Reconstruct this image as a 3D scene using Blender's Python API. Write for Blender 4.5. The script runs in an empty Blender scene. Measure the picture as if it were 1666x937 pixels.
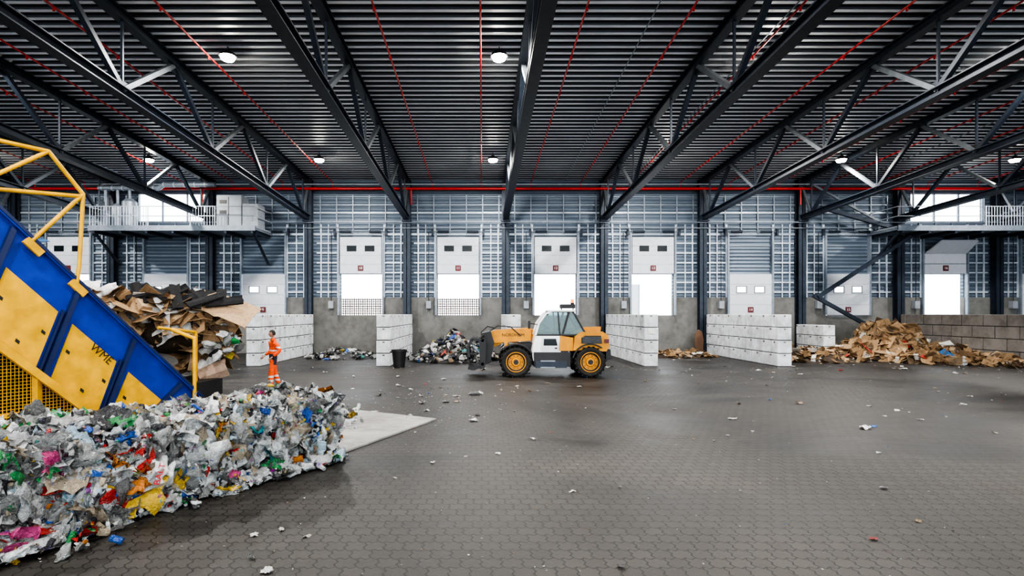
import bpy, bmesh, math, random
import numpy as np
from mathutils import Vector, Matrix
random.seed(7); rng=np.random.default_rng(7)
scene=bpy.context.scene

# ---------------------------------------------------------------- materials
def nodes_of(m):
    m.use_nodes=True
    return m.node_tree.nodes, m.node_tree.links
def pbr(name,col,rough=.6,metal=0.0,var=.12,vscale=4.0,bump=0.0,bscale=30.0,spec=.5,trans=0.0,emis=None,estr=0):
    m=bpy.data.materials.new(name); n,l=nodes_of(m); b=n['Principled BSDF']
    b.inputs['Roughness'].default_value=rough; b.inputs['Metallic'].default_value=metal
    b.inputs['Specular IOR Level'].default_value=spec
    if trans: b.inputs['Transmission Weight'].default_value=trans
    tc=n.new('ShaderNodeTexCoord'); nz=n.new('ShaderNodeTexNoise'); nz.inputs['Scale'].default_value=vscale; nz.inputs['Detail'].default_value=6
    l.new(tc.outputs['Object'],nz.inputs['Vector'])
    mr=n.new('ShaderNodeMapRange'); mr.inputs[1].default_value=.3; mr.inputs[2].default_value=.7
    mr.inputs[3].default_value=1-var; mr.inputs[4].default_value=1+var
    l.new(nz.outputs['Fac'],mr.inputs[0])
    mx=n.new('ShaderNodeVectorMath'); mx.operation='SCALE'; mx.inputs[0].default_value=col[:3]
    l.new(mr.outputs[0],mx.inputs['Scale']); l.new(mx.outputs[0],b.inputs['Base Color'])
    if bump:
        n2=n.new('ShaderNodeTexNoise'); n2.inputs['Scale'].default_value=bscale
        l.new(tc.outputs['Object'],n2.inputs['Vector'])
        bp=n.new('ShaderNodeBump'); bp.inputs['Strength'].default_value=bump; bp.inputs['Distance'].default_value=.03
        l.new(n2.outputs['Fac'],bp.inputs['Height']); l.new(bp.outputs[0],b.inputs['Normal'])
    if emis:
        b.inputs['Emission Color'].default_value=(*emis,1); b.inputs['Emission Strength'].default_value=estr
    return m
M={}
M['steel']=pbr('dark_steel',(.026,.036,.053),.45,.3,.2)
M['steel2']=pbr('mid_steel',(.14,.16,.18),.45,.4,.2)
M['galv']=pbr('galvanised',(.56,.62,.69),.35,.3,.12)
M['galvd']=pbr('galvanised_dull',(.24,.28,.33),.45,.4,.15)
M['red']=pbr('red_pipe',(.50,.015,.015),.4,0,.1)
M['redd']=pbr('plaque_red',(.12,.02,.025),.5)
M['white']=pbr('white_paint',(.84,.85,.86),.4,0,.06)
M['doorw']=pbr('door_panel_white',(.58,.61,.66),.45,0,.05)
M['glassd']=pbr('dark_glass',(.01,.015,.018),.15,0,.1,spec=.3)
M['black']=pbr('black_plastic',(.012,.012,.014),.5,0,.2)
M['rubber']=pbr('tyre_rubber',(.018,.017,.016),.8,0,.4,8,.4)
M['yellow']=pbr('yellow_paint',(.64,.34,.0),.45,0,.22,3,spec=.4)
M['lyellow']=pbr('loader_yellow',(.60,.245,.002),.42,0,.2,3,spec=.4)
M['blue']=pbr('blue_paint',(.003,.028,.29),.38,0,.2,3,spec=.4)
M['blued']=pbr('dark_blue_frame',(.006,.016,.075),.45,0,.2,3)
M['orange']=pbr('hivis_orange',(.9,.095,.006),.8,0,.15,12,.3,20,spec=.2)
M['navy']=pbr('navy_cloth',(.02,.022,.035),.8,0,.2)
M['refl']=pbr('reflective_tape',(.75,.75,.72),.3,.1,.05)
M['skin']=pbr('skin',(.42,.22,.15),.55,0,.06)
M['hair']=pbr('hair',(.02,.013,.01),.7,0,.2)
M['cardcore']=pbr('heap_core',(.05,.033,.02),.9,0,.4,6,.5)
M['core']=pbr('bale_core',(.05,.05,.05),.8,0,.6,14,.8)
M['wood']=pbr('brown_board',(.13,.07,.04),.7)
M['fence']=pbr('rust_fence',(.16,.09,.06),.7)
M['paper']=pbr('paper',(.8,.8,.78),.7)
M['beacon']=pbr('beacon_orange',(.9,.18,.01),.2,0,.05,emis=(1,.25,.02),estr=1.5)
M['lamp']=pbr('lamp_emitter',(1,1,1),.5,0,.0,emis=(1,.92,.78),estr=200)
M['textblk']=pbr('black_print',(.01,.01,.012),.6)
M['textred']=pbr('red_print',(.6,.02,.03),.6)
M['grav']=pbr('yard',(.6,.6,.59),.9,0,.1)
M['tank']=pbr('grey_cabinet',(.28,.31,.35),.5)
M['cabglass']=pbr('cab_glass',(.14,.28,.29),.05,0,.03,trans=.7)
M['joint']=pbr('block_joint',(.04,.04,.04),.9)

# concrete
def concrete(name,c,scale=1.2,lo=.55):
    m=bpy.data.materials.new(name); n,l=nodes_of(m); b=n['Principled BSDF']; b.inputs['Roughness'].default_value=.85
    tc=n.new('ShaderNodeTexCoord'); a=n.new('ShaderNodeTexNoise'); a.inputs['Scale'].default_value=scale; a.inputs['Detail'].default_value=9; a.inputs['Roughness'].default_value=.7
    l.new(tc.outputs['Object'],a.inputs['Vector'])
    r=n.new('ShaderNodeValToRGB'); r.color_ramp.elements[0].position=.3; r.color_ramp.elements[1].position=.6
    r.color_ramp.elements[0].color=(c[0]*lo,c[1]*(lo-.02),c[2]*(lo-.04),1); r.color_ramp.elements[1].color=(c[0]*1.15,c[1]*1.15,c[2]*1.15,1)
    l.new(a.outputs['Fac'],r.inputs[0]); l.new(r.outputs[0],b.inputs['Base Color'])
    f=n.new('ShaderNodeTexNoise'); f.inputs['Scale'].default_value=25; l.new(tc.outputs['Object'],f.inputs['Vector'])
    bp=n.new('ShaderNodeBump'); bp.inputs['Strength'].default_value=.4; bp.inputs['Distance'].default_value=.02
    l.new(f.outputs['Fac'],bp.inputs['Height']); l.new(bp.outputs[0],b.inputs['Normal'])
    return m
M['conc']=concrete('wall_concrete',(.165,.165,.158),.9)
M['block']=concrete('block_concrete',(.64,.665,.70),1.6,.6)
M['blockd']=concrete('block_concrete_dirty',(.165,.152,.14),1.2)
M['slab']=concrete('slab_concrete',(.34,.335,.325),1.0)

# corrugated wall sheet
def ribbed(name,c1,c2,period,axis=2):
    m=bpy.data.materials.new(name); n,l=nodes_of(m); b=n['Principled BSDF']; b.inputs['Roughness'].default_value=.45; b.inputs['Metallic'].default_value=.3
    tc=n.new('ShaderNodeTexCoord'); s=n.new('ShaderNodeSeparateXYZ'); l.new(tc.outputs['Object'],s.inputs[0])
    mu=n.new('ShaderNodeMath'); mu.operation='MULTIPLY'; mu.inputs[1].default_value=2*math.pi/period; l.new(s.outputs[axis],mu.inputs[0])
    si=n.new('ShaderNodeMath'); si.operation='SINE'; l.new(mu.outputs[0],si.inputs[0])
    r=n.new('ShaderNodeValToRGB'); r.color_ramp.elements[0].position=.35; r.color_ramp.elements[1].position=.65
    ad=n.new('ShaderNodeMath'); ad.operation='MULTIPLY_ADD'; ad.inputs[1].default_value=.5; ad.inputs[2].default_value=.5; l.new(si.outputs[0],ad.inputs[0])
    l.new(ad.outputs[0],r.inputs[0]); r.color_ramp.elements[0].color=(*c1,1); r.color_ramp.elements[1].color=(*c2,1)
    l.new(r.outputs[0],b.inputs['Base Color'])
    bp=n.new('ShaderNodeBump'); bp.inputs['Strength'].default_value=.8; bp.inputs['Distance'].default_value=.04
    l.new(ad.outputs[0],bp.inputs['Height']); l.new(bp.outputs[0],b.inputs['Normal'])
    return m
M['sheet']=ribbed('wall_sheet',(.090,.120,.160),(.16,.20,.255),.22)
M['decklit']=pbr('deck_flange_lit',(.84,.90,.97),.35,.1,.15,.6)  # bottom flange of the same deck, coloured bright as if catching light
M['deckshade']=pbr('deck_valley_shaded',(.042,.050,.064),.55,.3,.2,.6)  # webs and valleys coloured dark to stand for shade between the ribs

# pavers
def paver():
    m=bpy.data.materials.new('block_paving'); n,l=nodes_of(m); b=n['Principled BSDF']; b.inputs['Specular IOR Level'].default_value=.36
    tc=n.new('ShaderNodeTexCoord'); s=n.new('ShaderNodeSeparateXYZ'); l.new(tc.outputs['Object'],s.inputs[0])
    def mth(op,a,bv=None,c=None):
        x=n.new('ShaderNodeMath'); x.operation=op
        for i,v in enumerate((a,bv,c)):
            if v is None: continue
            if isinstance(v,(int,float)): x.inputs[i].default_value=v
            else: l.new(v,x.inputs[i])
        return x.outputs[0]
    zz=mth('MULTIPLY',mth('PINGPONG',s.outputs[0],.05),.8)
    zx=mth('MULTIPLY',mth('PINGPONG',s.outputs[1],.05),.5)
    yy=mth('ADD',s.outputs[1],zz); xx=mth('ADD',s.outputs[0],zx)
    cb=n.new('ShaderNodeCombineXYZ'); l.new(xx,cb.inputs[0]); l.new(yy,cb.inputs[1])
    br=n.new('ShaderNodeTexBrick'); br.inputs['Scale'].default_value=1; br.inputs['Brick Width'].default_value=.20; br.inputs['Row Height'].default_value=.20
    br.inputs['Mortar Size'].default_value=.009; br.inputs['Mortar Smooth'].default_value=.3; br.inputs['Bias'].default_value=0
    br.inputs['Color1'].default_value=(.85,.85,.85,1); br.inputs['Color2'].default_value=(1.12,1.12,1.12,1); br.inputs['Mortar'].default_value=(.25,.24,.23,1)
    l.new(cb.outputs[0],br.inputs['Vector'])
    n1=n.new('ShaderNodeTexNoise'); n1.inputs['Scale'].default_value=.26; n1.inputs['Detail'].default_value=9; n1.inputs['Roughness'].default_value=.62; n1.inputs['Distortion'].default_value=1.1
    mp=n.new('ShaderNodeMapping'); mp.inputs['Scale'].default_value=(.6,1.2,1); mp.inputs['Location'].default_value=(3.1,1.7,0); l.new(tc.outputs['Object'],mp.inputs[0]); l.new(mp.outputs[0],n1.inputs['Vector'])
    r=n.new('ShaderNodeValToRGB'); r.color_ramp.elements[0].position=.36; r.color_ramp.elements[1].position=.70
    r.color_ramp.elements[0].color=(.0105,.009,.0078,1); r.color_ramp.elements[1].color=(.060,.054,.048,1)
    l.new(n1.outputs['Fac'],r.inputs[0])
    mx=n.new('ShaderNodeMix'); mx.data_type='RGBA'; mx.blend_type='MULTIPLY'; mx.inputs[0].default_value=1
    l.new(r.outputs[0],mx.inputs[6]); l.new(br.outputs['Color'],mx.inputs[7])
    n3=n.new('ShaderNodeTexNoise'); n3.inputs['Scale'].default_value=9; n3.inputs['Detail'].default_value=8; n3.inputs['Roughness'].default_value=.8; l.new(tc.outputs['Object'],n3.inputs['Vector'])
    sp=n.new('ShaderNodeMapRange'); sp.inputs[1].default_value=.6; sp.inputs[2].default_value=.8; sp.inputs[3].default_value=0; sp.inputs[4].default_value=.4; l.new(n3.outputs['Fac'],sp.inputs[0])
    m2=n.new('ShaderNodeMix'); m2.data_type='RGBA'; l.new(sp.outputs[0],m2.inputs[0]); l.new(mx.outputs[2],m2.inputs[6]); m2.inputs[7].default_value=(.15,.137,.12,1)
    l.new(m2.outputs[2],b.inputs['Base Color'])
    rr=n.new('ShaderNodeMapRange'); rr.inputs[1].default_value=.35; rr.inputs[2].default_value=.65; rr.inputs[3].default_value=.40; rr.inputs[4].default_value=.60; l.new(n1.outputs['Fac'],rr.inputs[0])
    l.new(rr.outputs[0],b.inputs['Roughness'])
    bp=n.new('ShaderNodeBump'); bp.inputs['Strength'].default_value=.7; bp.inputs['Distance'].default_value=.014
    hh=mth('ADD',mth('MULTIPLY',br.outputs['Fac'],-1.0),mth('MULTIPLY',n3.outputs['Fac'],.5))
    l.new(hh,bp.inputs['Height']); l.new(bp.outputs[0],b.inputs['Normal'])
    return m
M['paver']=paver()

def attrmat(name,rough,prints,spec=.5,var=.25):
    m=bpy.data.materials.new(name); n,l=nodes_of(m); b=n['Principled BSDF']; b.inputs['Roughness'].default_value=rough; b.inputs['Specular IOR Level'].default_value=spec
    a=n.new('ShaderNodeAttribute'); a.attribute_name='Col'
    tc=n.new('ShaderNodeTexCoord'); nz=n.new('ShaderNodeTexNoise'); nz.inputs['Scale'].default_value=14; nz.inputs['Detail'].default_value=5; l.new(tc.outputs['Object'],nz.inputs['Vector'])
    mr=n.new('ShaderNodeMapRange'); mr.inputs[1].default_value=.3; mr.inputs[2].default_value=.7; mr.inputs[3].default_value=1-var; mr.inputs[4].default_value=1+var*.5; l.new(nz.outputs['Fac'],mr.inputs[0])
    sc=n.new('ShaderNodeVectorMath'); sc.operation='SCALE'; l.new(mr.outputs[0],sc.inputs['Scale'])
    src=a.outputs['Color']
    if prints:
        v=n.new('ShaderNodeTexVoronoi'); v.inputs['Scale'].default_value=10; l.new(tc.outputs['Object'],v.inputs['Vector'])
        hs=n.new('ShaderNodeHueSaturation'); hs.inputs['Saturation'].default_value=1.1; hs.inputs['Value'].default_value=.38; l.new(v.outputs['Color'],hs.inputs['Color'])
        n2=n.new('ShaderNodeTexNoise'); n2.inputs['Scale'].default_value=9; n2.inputs['Detail'].default_value=4; l.new(tc.outputs['Object'],n2.inputs['Vector'])
        st=n.new('ShaderNodeMapRange'); st.inputs[1].default_value=.64; st.inputs[2].default_value=.66; st.inputs[4].default_value=.75; l.new(n2.outputs['Fac'],st.inputs[0])
        mx=n.new('ShaderNodeMix'); mx.data_type='RGBA'; l.new(st.outputs[0],mx.inputs[0]); l.new(src,mx.inputs[6]); l.new(hs.outputs[0],mx.inputs[7]); src=mx.outputs[2]
    l.new(src,sc.inputs[0]); l.new(sc.outputs[0],b.inputs['Base Color'])
    n4=n.new('ShaderNodeTexNoise'); n4.inputs['Scale'].default_value=20; n4.inputs['Detail'].default_value=5; n4.inputs['Distortion'].default_value=2; l.new(tc.outputs['Object'],n4.inputs['Vector'])
    bp=n.new('ShaderNodeBump'); bp.inputs['Strength'].default_value=1.0 if prints else .25; bp.inputs['Distance'].default_value=.04
    l.new(n4.outputs['Fac'],bp.inputs['Height']); l.new(bp.outputs[0],b.inputs['Normal'])
    return m
M['plas']=attrmat('plastic_waste',.24,True,.6)
M['card']=attrmat('cardboard',.85,False,.2)

# ---------------------------------------------------------------- mesh builder
class MB:
    def __init__(s): s.v=[];s.f=[];s.m=[];s.sm=[];s.mats=[]
    def mi(s,k):
        if k not in s.mats: s.mats.append(k)
        return s.mats.index(k)
    def add(s,v,f,k,smooth=False,off=None):
        o=len(s.v); s.v.extend([tuple(x) for x in v])
        for i,a in enumerate(f):
            s.f.append([o+q for q in a]); s.m.append(s.mi(k if isinstance(k,str) else k[i])); s.sm.append(smooth)
    def box(s,x0,x1,y0,y1,z0,z1,k):
        v=[(x,y,z) for x in(x0,x1) for y in(y0,y1) for z in(z0,z1)]
        s.add(v,[(0,1,3,2),(4,6,7,5),(0,4,5,1),(2,3,7,6),(0,2,6,4),(1,5,7,3)],k)
    def cbox(s,x0,x1,y0,y1,z0,z1,c,k):   # chamfered box
        bm=bmesh.new(); bmesh.ops.create_cube(bm,size=1)
        for q in bm.verts: q.co=Vector(((x0+x1)/2+q.co.x*(x1-x0),(y0+y1)/2+q.co.y*(y1-y0),(z0+z1)/2+q.co.z*(z1-z0)))
        bmesh.ops.bevel(bm,geom=bm.edges[:],offset=c,segments=2,profile=.5,affect='EDGES')
        s.bm(bm,k)
    def bm(s,bm,k,smooth=False):
        bm.verts.index_update(); s.add([q.co[:] for q in bm.verts],[[w.index for w in f.verts] for f in bm.faces],k,smooth); bm.free()
    def beam(s,a,b,w,h,k):
        a=Vector(a);b=Vector(b);d=(b-a).normalized(); up=Vector((0,0,1))
        if abs(d.z)>.999: up=Vector((0,1,0))
        sd=d.cross(up).normalized(); u=sd.cross(d)
        v=[]
        for p in(a,b):
            for i,j in((-1,-1),(1,-1),(1,1),(-1,1)): v.append(p+sd*(i*w/2)+u*(j*h/2))
        s.add(v,[(0,1,2,3),(7,6,5,4),(0,4,5,1),(1,5,6,2),(2,6,7,3),(3,7,4,0)],k)
    def ibeam(s,a,b,w,h,t,k):
        a=Vector(a);b=Vector(b);d=(b-a).normalized(); sd=d.cross(Vector((0,0,1))).normalized(); u=sd.cross(d)
        s.beam(a+u*(h/2-t/2),b+u*(h/2-t/2),w,t,k); s.beam(a-u*(h/2-t/2),b-u*(h/2-t/2),w,t,k); s.beam(a,b,t,h-2*t,k)
    def tube(s,pts,r,k,n=10):
        pts=[Vector(p) for p in pts]
        for a,b in zip(pts[:-1],pts[1:]):
            s.cone(a,b,r,r,k,n)
        for p in pts[1:-1]:
            bm=bmesh.new(); bmesh.ops.create_icosphere(bm,subdivisions=2,radius=r*1.0)
            for q in bm.verts: q.co+=p
            s.bm(bm,k,True)
    def cone(s,a,b,r1,r2,k,n=16,caps=True):
        a=Vector(a);b=Vector(b);d=(b-a).normalized(); up=Vector((0,0,1)) if abs(d.z)<.9 else Vector((1,0,0))
        sd=d.cross(up).normalized(); u=sd.cross(d); v=[]
        for p,r in((a,r1),(b,r2)):
            for i in range(n):
                t=2*math.pi*i/n; v.append(p+sd*(math.cos(t)*r)+u*(math.sin(t)*r))
        s.add(v,[(i,(i+1)%n,n+(i+1)%n,n+i) for i in range(n)],k,True)
        if caps: s.add(v,[tuple(range(n))[::-1],tuple(range(n,2*n))],k)
    def prism(s,pts,y0,y1,k,capk=None):   # polygon in XZ extruded along Y
        n=len(pts); v=[(p[0],y0,p[1]) for p in pts]+[(p[0],y1,p[1]) for p in pts]
        f=[tuple(range(n)),tuple(range(n,2*n))[::-1]]+[(i,n+i,n+(i+1)%n,(i+1)%n) for i in range(n)]
        s.add(v,f,k)
    def make(s,name,parent=None,bevel=0):
        me=bpy.data.meshes.new(name); me.from_pydata(s.v,[],s.f)
        for k in s.mats: me.materials.append(M[k])
        me.polygons.foreach_set('material_index',s.m); me.polygons.foreach_set('use_smooth',s.sm); me.update()
        o=bpy.data.objects.new(name,me); scene.collection.objects.link(o)
        if bevel:
            b=o.modifiers.new('bev','BEVEL'); b.width=bevel; b.segments=2; b.limit_method='ANGLE'
        if parent: o.parent=parent
        return o
def text(s,name,size,loc,rot,mat,parent=None,ext=.002):
    c=bpy.data.curves.new(name,'FONT'); c.body=s; c.size=size; c.align_x='CENTER'; c.align_y='CENTER'; c.extrude=ext
    c.materials.append(M[mat]); o=bpy.data.objects.new(name,c); scene.collection.objects.link(o)
    if isinstance(rot,Matrix): o.matrix_world=Matrix.Translation(loc)@rot
    else: o.location=loc; o.rotation_euler=rot
    if parent: o.parent=parent
    return o
FR=(math.pi/2,0,0)

# ---------------------------------------------------------------- room shell
YW=35.0; XL,XR=-42,46; YN=-14
SL=.037
zr=lambda y:10.62+SL*(YW-y)
cols=[1.4+5.99*k for k in range(-7,8)]
doors={n:-7.45+5.96*(n-10) for n in range(5,19)}
opened={5,7,10,11,12,13,16,18}

b=MB(); b.add([(XL,YN-8,0),(XR,YN-8,0),(XR,YW+.2,0),(XL,YW+.2,0)],[(0,1,2,3)],'paver'); b.make('floor')
b=MB(); b.box(-90,90,YW+.3,120,.9,1.0,'grav'); b.make('yard_ground')

# deck
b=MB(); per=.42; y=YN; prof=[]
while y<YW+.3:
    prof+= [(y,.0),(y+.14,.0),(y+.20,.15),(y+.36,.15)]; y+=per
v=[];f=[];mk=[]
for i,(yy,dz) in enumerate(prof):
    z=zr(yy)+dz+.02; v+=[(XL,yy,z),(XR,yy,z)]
    if i: f.append((2*i-2,2*i-1,2*i+1,2*i)); mk.append('decklit' if (i%4)==1 else 'deckshade')
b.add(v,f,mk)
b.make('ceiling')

# back wall
b=MB(); y0,y1=YW,YW+.25
b.box(XL,XR,y0-.05,y1,0,2.33,'conc')
edges=sorted(doors.values()); x=XL
for c in edges+[None]:
    x2=(c-1.27) if c is not None else XR
    if x2>x: 
        b.box(x,x2,y0-.05,y1,2.33,3.42,'conc'); b.box(x,x2,y0,y1,3.42,4.86,'sheet')
    if c is not None: x=c+1.27
b.box(XL,XR,y0,y1,4.86,8.04,'sheet')
x=XL
for a,c in((-21.2,-16.65),(26.3,30.8)):
    b.box(x,a,y0,y1,8.04,9.85,'sheet'); x=c
b.box(x,XR,y0,y1,8.04,9.85,'sheet'); b.box(XL,XR,y0,y1,9.85,10.9,'sheet')
b.make('wall_back')
b=MB(); b.box(XL-.2,XL,YN,YW,0,12.5,'sheet'); b.make('wall_left')
b=MB(); b.box(XR,XR+.2,YN,YW,0,12.5,'sheet'); b.make('wall_right')
for i,(a,c) in enumerate(((-21.2,-16.65),(26.3,30.8))):
    b=MB()
    for xx in (a,a+(c-a)/3,a+2*(c-a)/3,c): b.box(xx-.04,xx+.04,y0,y0+.1,8.04,9.85,'galvd')
    b.box(a,c,y0,y0+.1,8.04,8.12,'galvd'); b.box(a,c,y0,y0+.1,9.77,9.85,'galvd')
    b.make('window_%d'%(i+1))

# wall framing (galvanised rails)
b=MB(); yf=YW-.09
for z,w,k in((9.6,.05,'galvd'),(9.1,.06,'galvd'),(8.62,.08,'galv'),(8.1,.05,'galvd'),(7.3,.12,'galv')):
    segs=[(XL,XR)] if not(8.04<z<9.85) else [(XL,-21.2),(-16.65,26.3),(30.8,XR)]
    for a,c in segs: b.box(a,c,yf,yf+.07,z-w/2,z+w/2,k)
for kk,c in doors.items():
    for z in(6.75,6.15,5.55,4.95,4.35,3.75):
        for sgn in(-1,1):
            a,d=sorted((c+sgn*1.42,c+sgn*2.72)); b.box(a,d,yf,yf+.06,z-.04,z+.04,'galv')
    for sgn in(-1,1):
        for off,w in((1.42,.09),(2.0,.05),(2.45,.07)):
            xx=c+sgn*off; b.box(xx-w/2,xx+w/2,yf-.03,yf+.05,3.42,7.9,'galv')
    for i in range(6):
        xx=c-2.5+i*1.0
        if (-21.2<xx<-16.65) or (26.3<xx<30.8): 
            b.box(xx-.03,xx+.03,yf-.01,yf+.05,7.3,8.04,'galvd'); continue
        b.box(xx-.03,xx+.03,yf-.01,yf+.05,7.3,9.7,'galvd')
    for z in(5.3,6.0,6.6): b.box(c-1.3,c+1.3,yf+.03,yf+.06,z-.03,z+.03,'galvd')
b.make('wall_framing')

# columns
for c in cols:
    b=MB(); w,h=.44,.42; yb=YW-.35
    b.box(c-w/2,c+w/2,yb-h/2,yb-h/2+.04,0,10.6,'steel'); b.box(c-w/2,c+w/2,yb+h/2-.04,yb+h/2,0,10.6,'steel'); b.box(c-.02,c+.02,yb-h/2,yb+h/2,0,10.6,'steel')
    b.box(c-.3,c+.3,yb-.35,yb+.3,0,.05,'steel'); b.box(c-.28,c+.28,yb-.4,yb+.1,8.0,8.1,'steel')
    b.make('steel_column')
# trusses
for c in cols:
    b=MB()
    zt=lambda y: zr(y)-.17
    zb=lambda y: 8.22+SL*(YW-y)
    b.ibeam((c,YN,zt(YN)),(c,YW-.2,zt(YW-.2)),.3,.3,.035,'steel')
    b.ibeam((c,YN,zb(YN)),(c,YW-.2,zb(YW-.2)),.34,.3,.035,'steel')
    ys=33.5; seq=[]
    yv=ys; top=False
    while yv>YN: seq.append((yv,top)); yv-=2.8; top=not top
    b.beam((c,YW-.3,zt(YW)),(c,ys,zb(ys)+.1),.13,.13,'steel2')
    for (a,ta),(d,td) in zip(seq[:-1],seq[1:]):
        pa=(c,a,zt(a)-.1 if ta else zb(a)+.1); pd=(c,d,zt(d)-.1 if td else zb(d)+.1)
        b.beam(pa,pd,.15,.15,'steel2' if ta else 'steel')  # diagonals sloping one way get paler steel, light put into the colour
    for a,ta in seq:
        z=zt(a)-.2 if ta else zb(a)+.2; b.box(c-.012,c+.012,a-.3,a+.3,z-.16,z+.16,'steel')
    for a,ta in seq:
        if not ta: b.beam((c,a,zb(a)),(c,a,zt(a)),.07,.07,'steel')
    b.make('roof_truss')
# red sprinkler network
b=MB()
for i in range(-13,15):
    x=i*3.0-.06
    b.tube([(x,YN,zr(YN)-.28),(x,YW-.6,zr(YW-.6)-.28)],.03,'red',8)
    for j in range(12):
        yy=2+j*2.8; b.cone((x,yy,zr(yy)-.28),(x,yy,zr(yy)-.40),.022,.035,'red',6)
    b.tube([(x,YW-.6,zr(YW)-.28),(x,YW-.6,9.97)],.03,'red',8)
b.tube([(XL+.1,YW-.66,9.97),(XR-.1,YW-.66,9.97)],.085,'red',12)
for x in(-16.9,19.2,-4.3): b.tube([(x,YW-.66,9.97),(x,YW-.66,9.0)],.05,'red')
b.make('sprinkler_pipes')
b=MB()
for x in(-12.3,5.0,8.9,22.5): 
    b.tube([(x,YN,zr(YN)-.12),(x,YW-.8,zr(YW)-.12)],.02,'galvd',6)
b.box(-20.6,-20.2,YN,YW-3.5,10.2,10.26,'galvd')
b.tube([(XL+.1,YW-.62,7.95),(XR-.1,YW-.62,7.95)],.035,'galvd',8); b.tube([(XL+.1,YW-.62,7.6),(XR-.1,YW-.62,7.6)],.03,'galvd',8); b.tube([(XL+.1,YW-.62,10.25),(XR-.1,YW-.62,10.25)],.03,'galv',8)
b.make('conduit_pipes')

# dock doors
for n,c in doors.items():
    b=MB(); yd=YW-.22
    if n in opened: z0=4.88
    else: z0=2.34
    H=2.24 if n in opened else 2.52
    hh=H/4
    if n==16:
        b.box(c-1.27,c+1.27,yd,yd+.05,4.88,6.1,'doorw')
        b.add([(c-1.27,yd-.05,6.1),(c+1.27,yd-.05,6.1),(c+1.1,yd-1.1,6.75),(c-1.1,yd-1.1,6.75)],[(0,1,2,3)],'doorw')
        b.add([(c-1.27,yd,6.15),(c+1.27,yd,6.15),(c+1.1,yd-1.05,6.8),(c-1.1,yd-1.05,6.8)],[(0,1,2,3)],'doorw')
        b.box(c-1.27,c+1.27,yd-.02,yd+.04,5.45,5.5,'galvd')
    else:
        zw=z0+1.53 if n in opened else z0+1.56
        for i in range(4):
            za,zb_=z0+i*hh+.01,z0+(i+1)*hh-.01
            if n not in opened and i==2:
                b.box(c-1.27,c+1.27,yd,yd+.05,za,zw-.17,'doorw'); b.box(c-1.27,c+1.27,yd,yd+.05,zw+.17,zb_,'doorw')
                for xa,xb in((-1.27,-.83),(-.27,.27),(.83,1.27)): b.box(c+xa,c+xb,yd,yd+.05,zw-.17,zw+.17,'doorw')
            else:
                b.box(c-1.27,c+1.27,yd,yd+.05,za,zb_,'doorw')
            b.box(c-1.27,c+1.27,yd+.012,yd+.04,z0+i*hh-.01,z0+i*hh+.01,'galvd')
            if i!=2:
                for q in range(1,4): b.box(c-1.25,c+1.25,yd-.006,yd,z0+i*hh+q*hh/4-.008,z0+i*hh+q*hh/4+.008,'doorw')
        for sx in(-.55,.55):
            fr='steel2'
            if n in opened: b.box(c+sx-.36,c+sx+.36,yd-.02,yd,zw-.24,zw+.24,'doorw'); b.box(c+sx-.30,c+sx+.30,yd-.03,yd-.018,zw-.18,zw+.18,'glassd')
            else:
                for xa,xb,za,zb_ in((-.33,.33,-.22,-.17),(-.33,.33,.17,.22),(-.33,-.28,-.17,.17),(.28,.33,-.17,.17)): b.box(c+sx+xa,c+sx+xb,yd-.02,yd,zw+za,zw+zb_,fr)
    for sx in(-1.36,1.36):
        b.box(c+sx-.05,c+sx+.05,yd-.05,YW,2.34,7.35,'galvd')
    b.tube([(c-1.6,yd-.1,7.42),(c+1.6,yd-.1,7.42)],.035,'galvd',8)
    for sx in(-.9,.9): b.tube([(c+sx-.35,yd-.1,7.42),(c+sx+.35,yd-.1,7.42)],.08,'steel',10)
    b.box(c-1.62,c-1.5,yd-.2,yd,7.2,7.6,'steel'); b.box(c+1.5,c+1.62,yd-.2,yd,7.2,7.6,'steel')
    b.box(c-.17,c+.17,yd-.03,yd-.005,z0+.16,z0+.5,'redd')
    b.box(c-1.95,c-1.65,YW-.35,YW-.05,2.75,3.2,'tank'); b.tube([(c-1.8,YW-.2,3.2),(c-1.8,YW-.2,7.4)],.02,'black',6)
    o=b.make('door_%d'%n)
    if n in(9,10,11,12,13,14,15,16): text(str(n),'door_number',.22,(c,yd-.035,z0+.33),FR,'white',o)
# things outside the dock openings
b=MB()
for x0,x1 in((-9.6,-5.2),(-3.6,1.2)):
    x=x0
    while x<=x1: b.box(x-.03,x+.03,37,37.03,1,3.42,'fence'); x+=.14
    z=1.1
    while z<3.45: b.box(x0,x1,36.98,37.0,z-.03,z+.03,'fence'); z+=.15
b.make('yard_fence')
c,yy=10.9,44
b=MB(); b.box(c-1.25,c+1.25,yy,yy+9,1.9,4.7,'white')
for xx in(c-1.25,c,c+1.2): b.box(xx-.03,xx+.05,yy-.04,yy,1.9,4.7,'galv')
for xx in(c-.5,c+.5): b.tube([(xx,yy-.06,2),(xx,yy-.06,4.6)],.025,'galvd',6)
b.box(c-1.2,c+1.2,yy,yy+.3,1.55,1.8,'black')
for xx in(c-1.0,c+1.0):
    for q in(2,3.3): b.cone((xx-.15,yy+q,1.5),(xx+.15,yy+q,1.5),.5,.5,'rubber',20)
b.make('truck_trailer')

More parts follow.
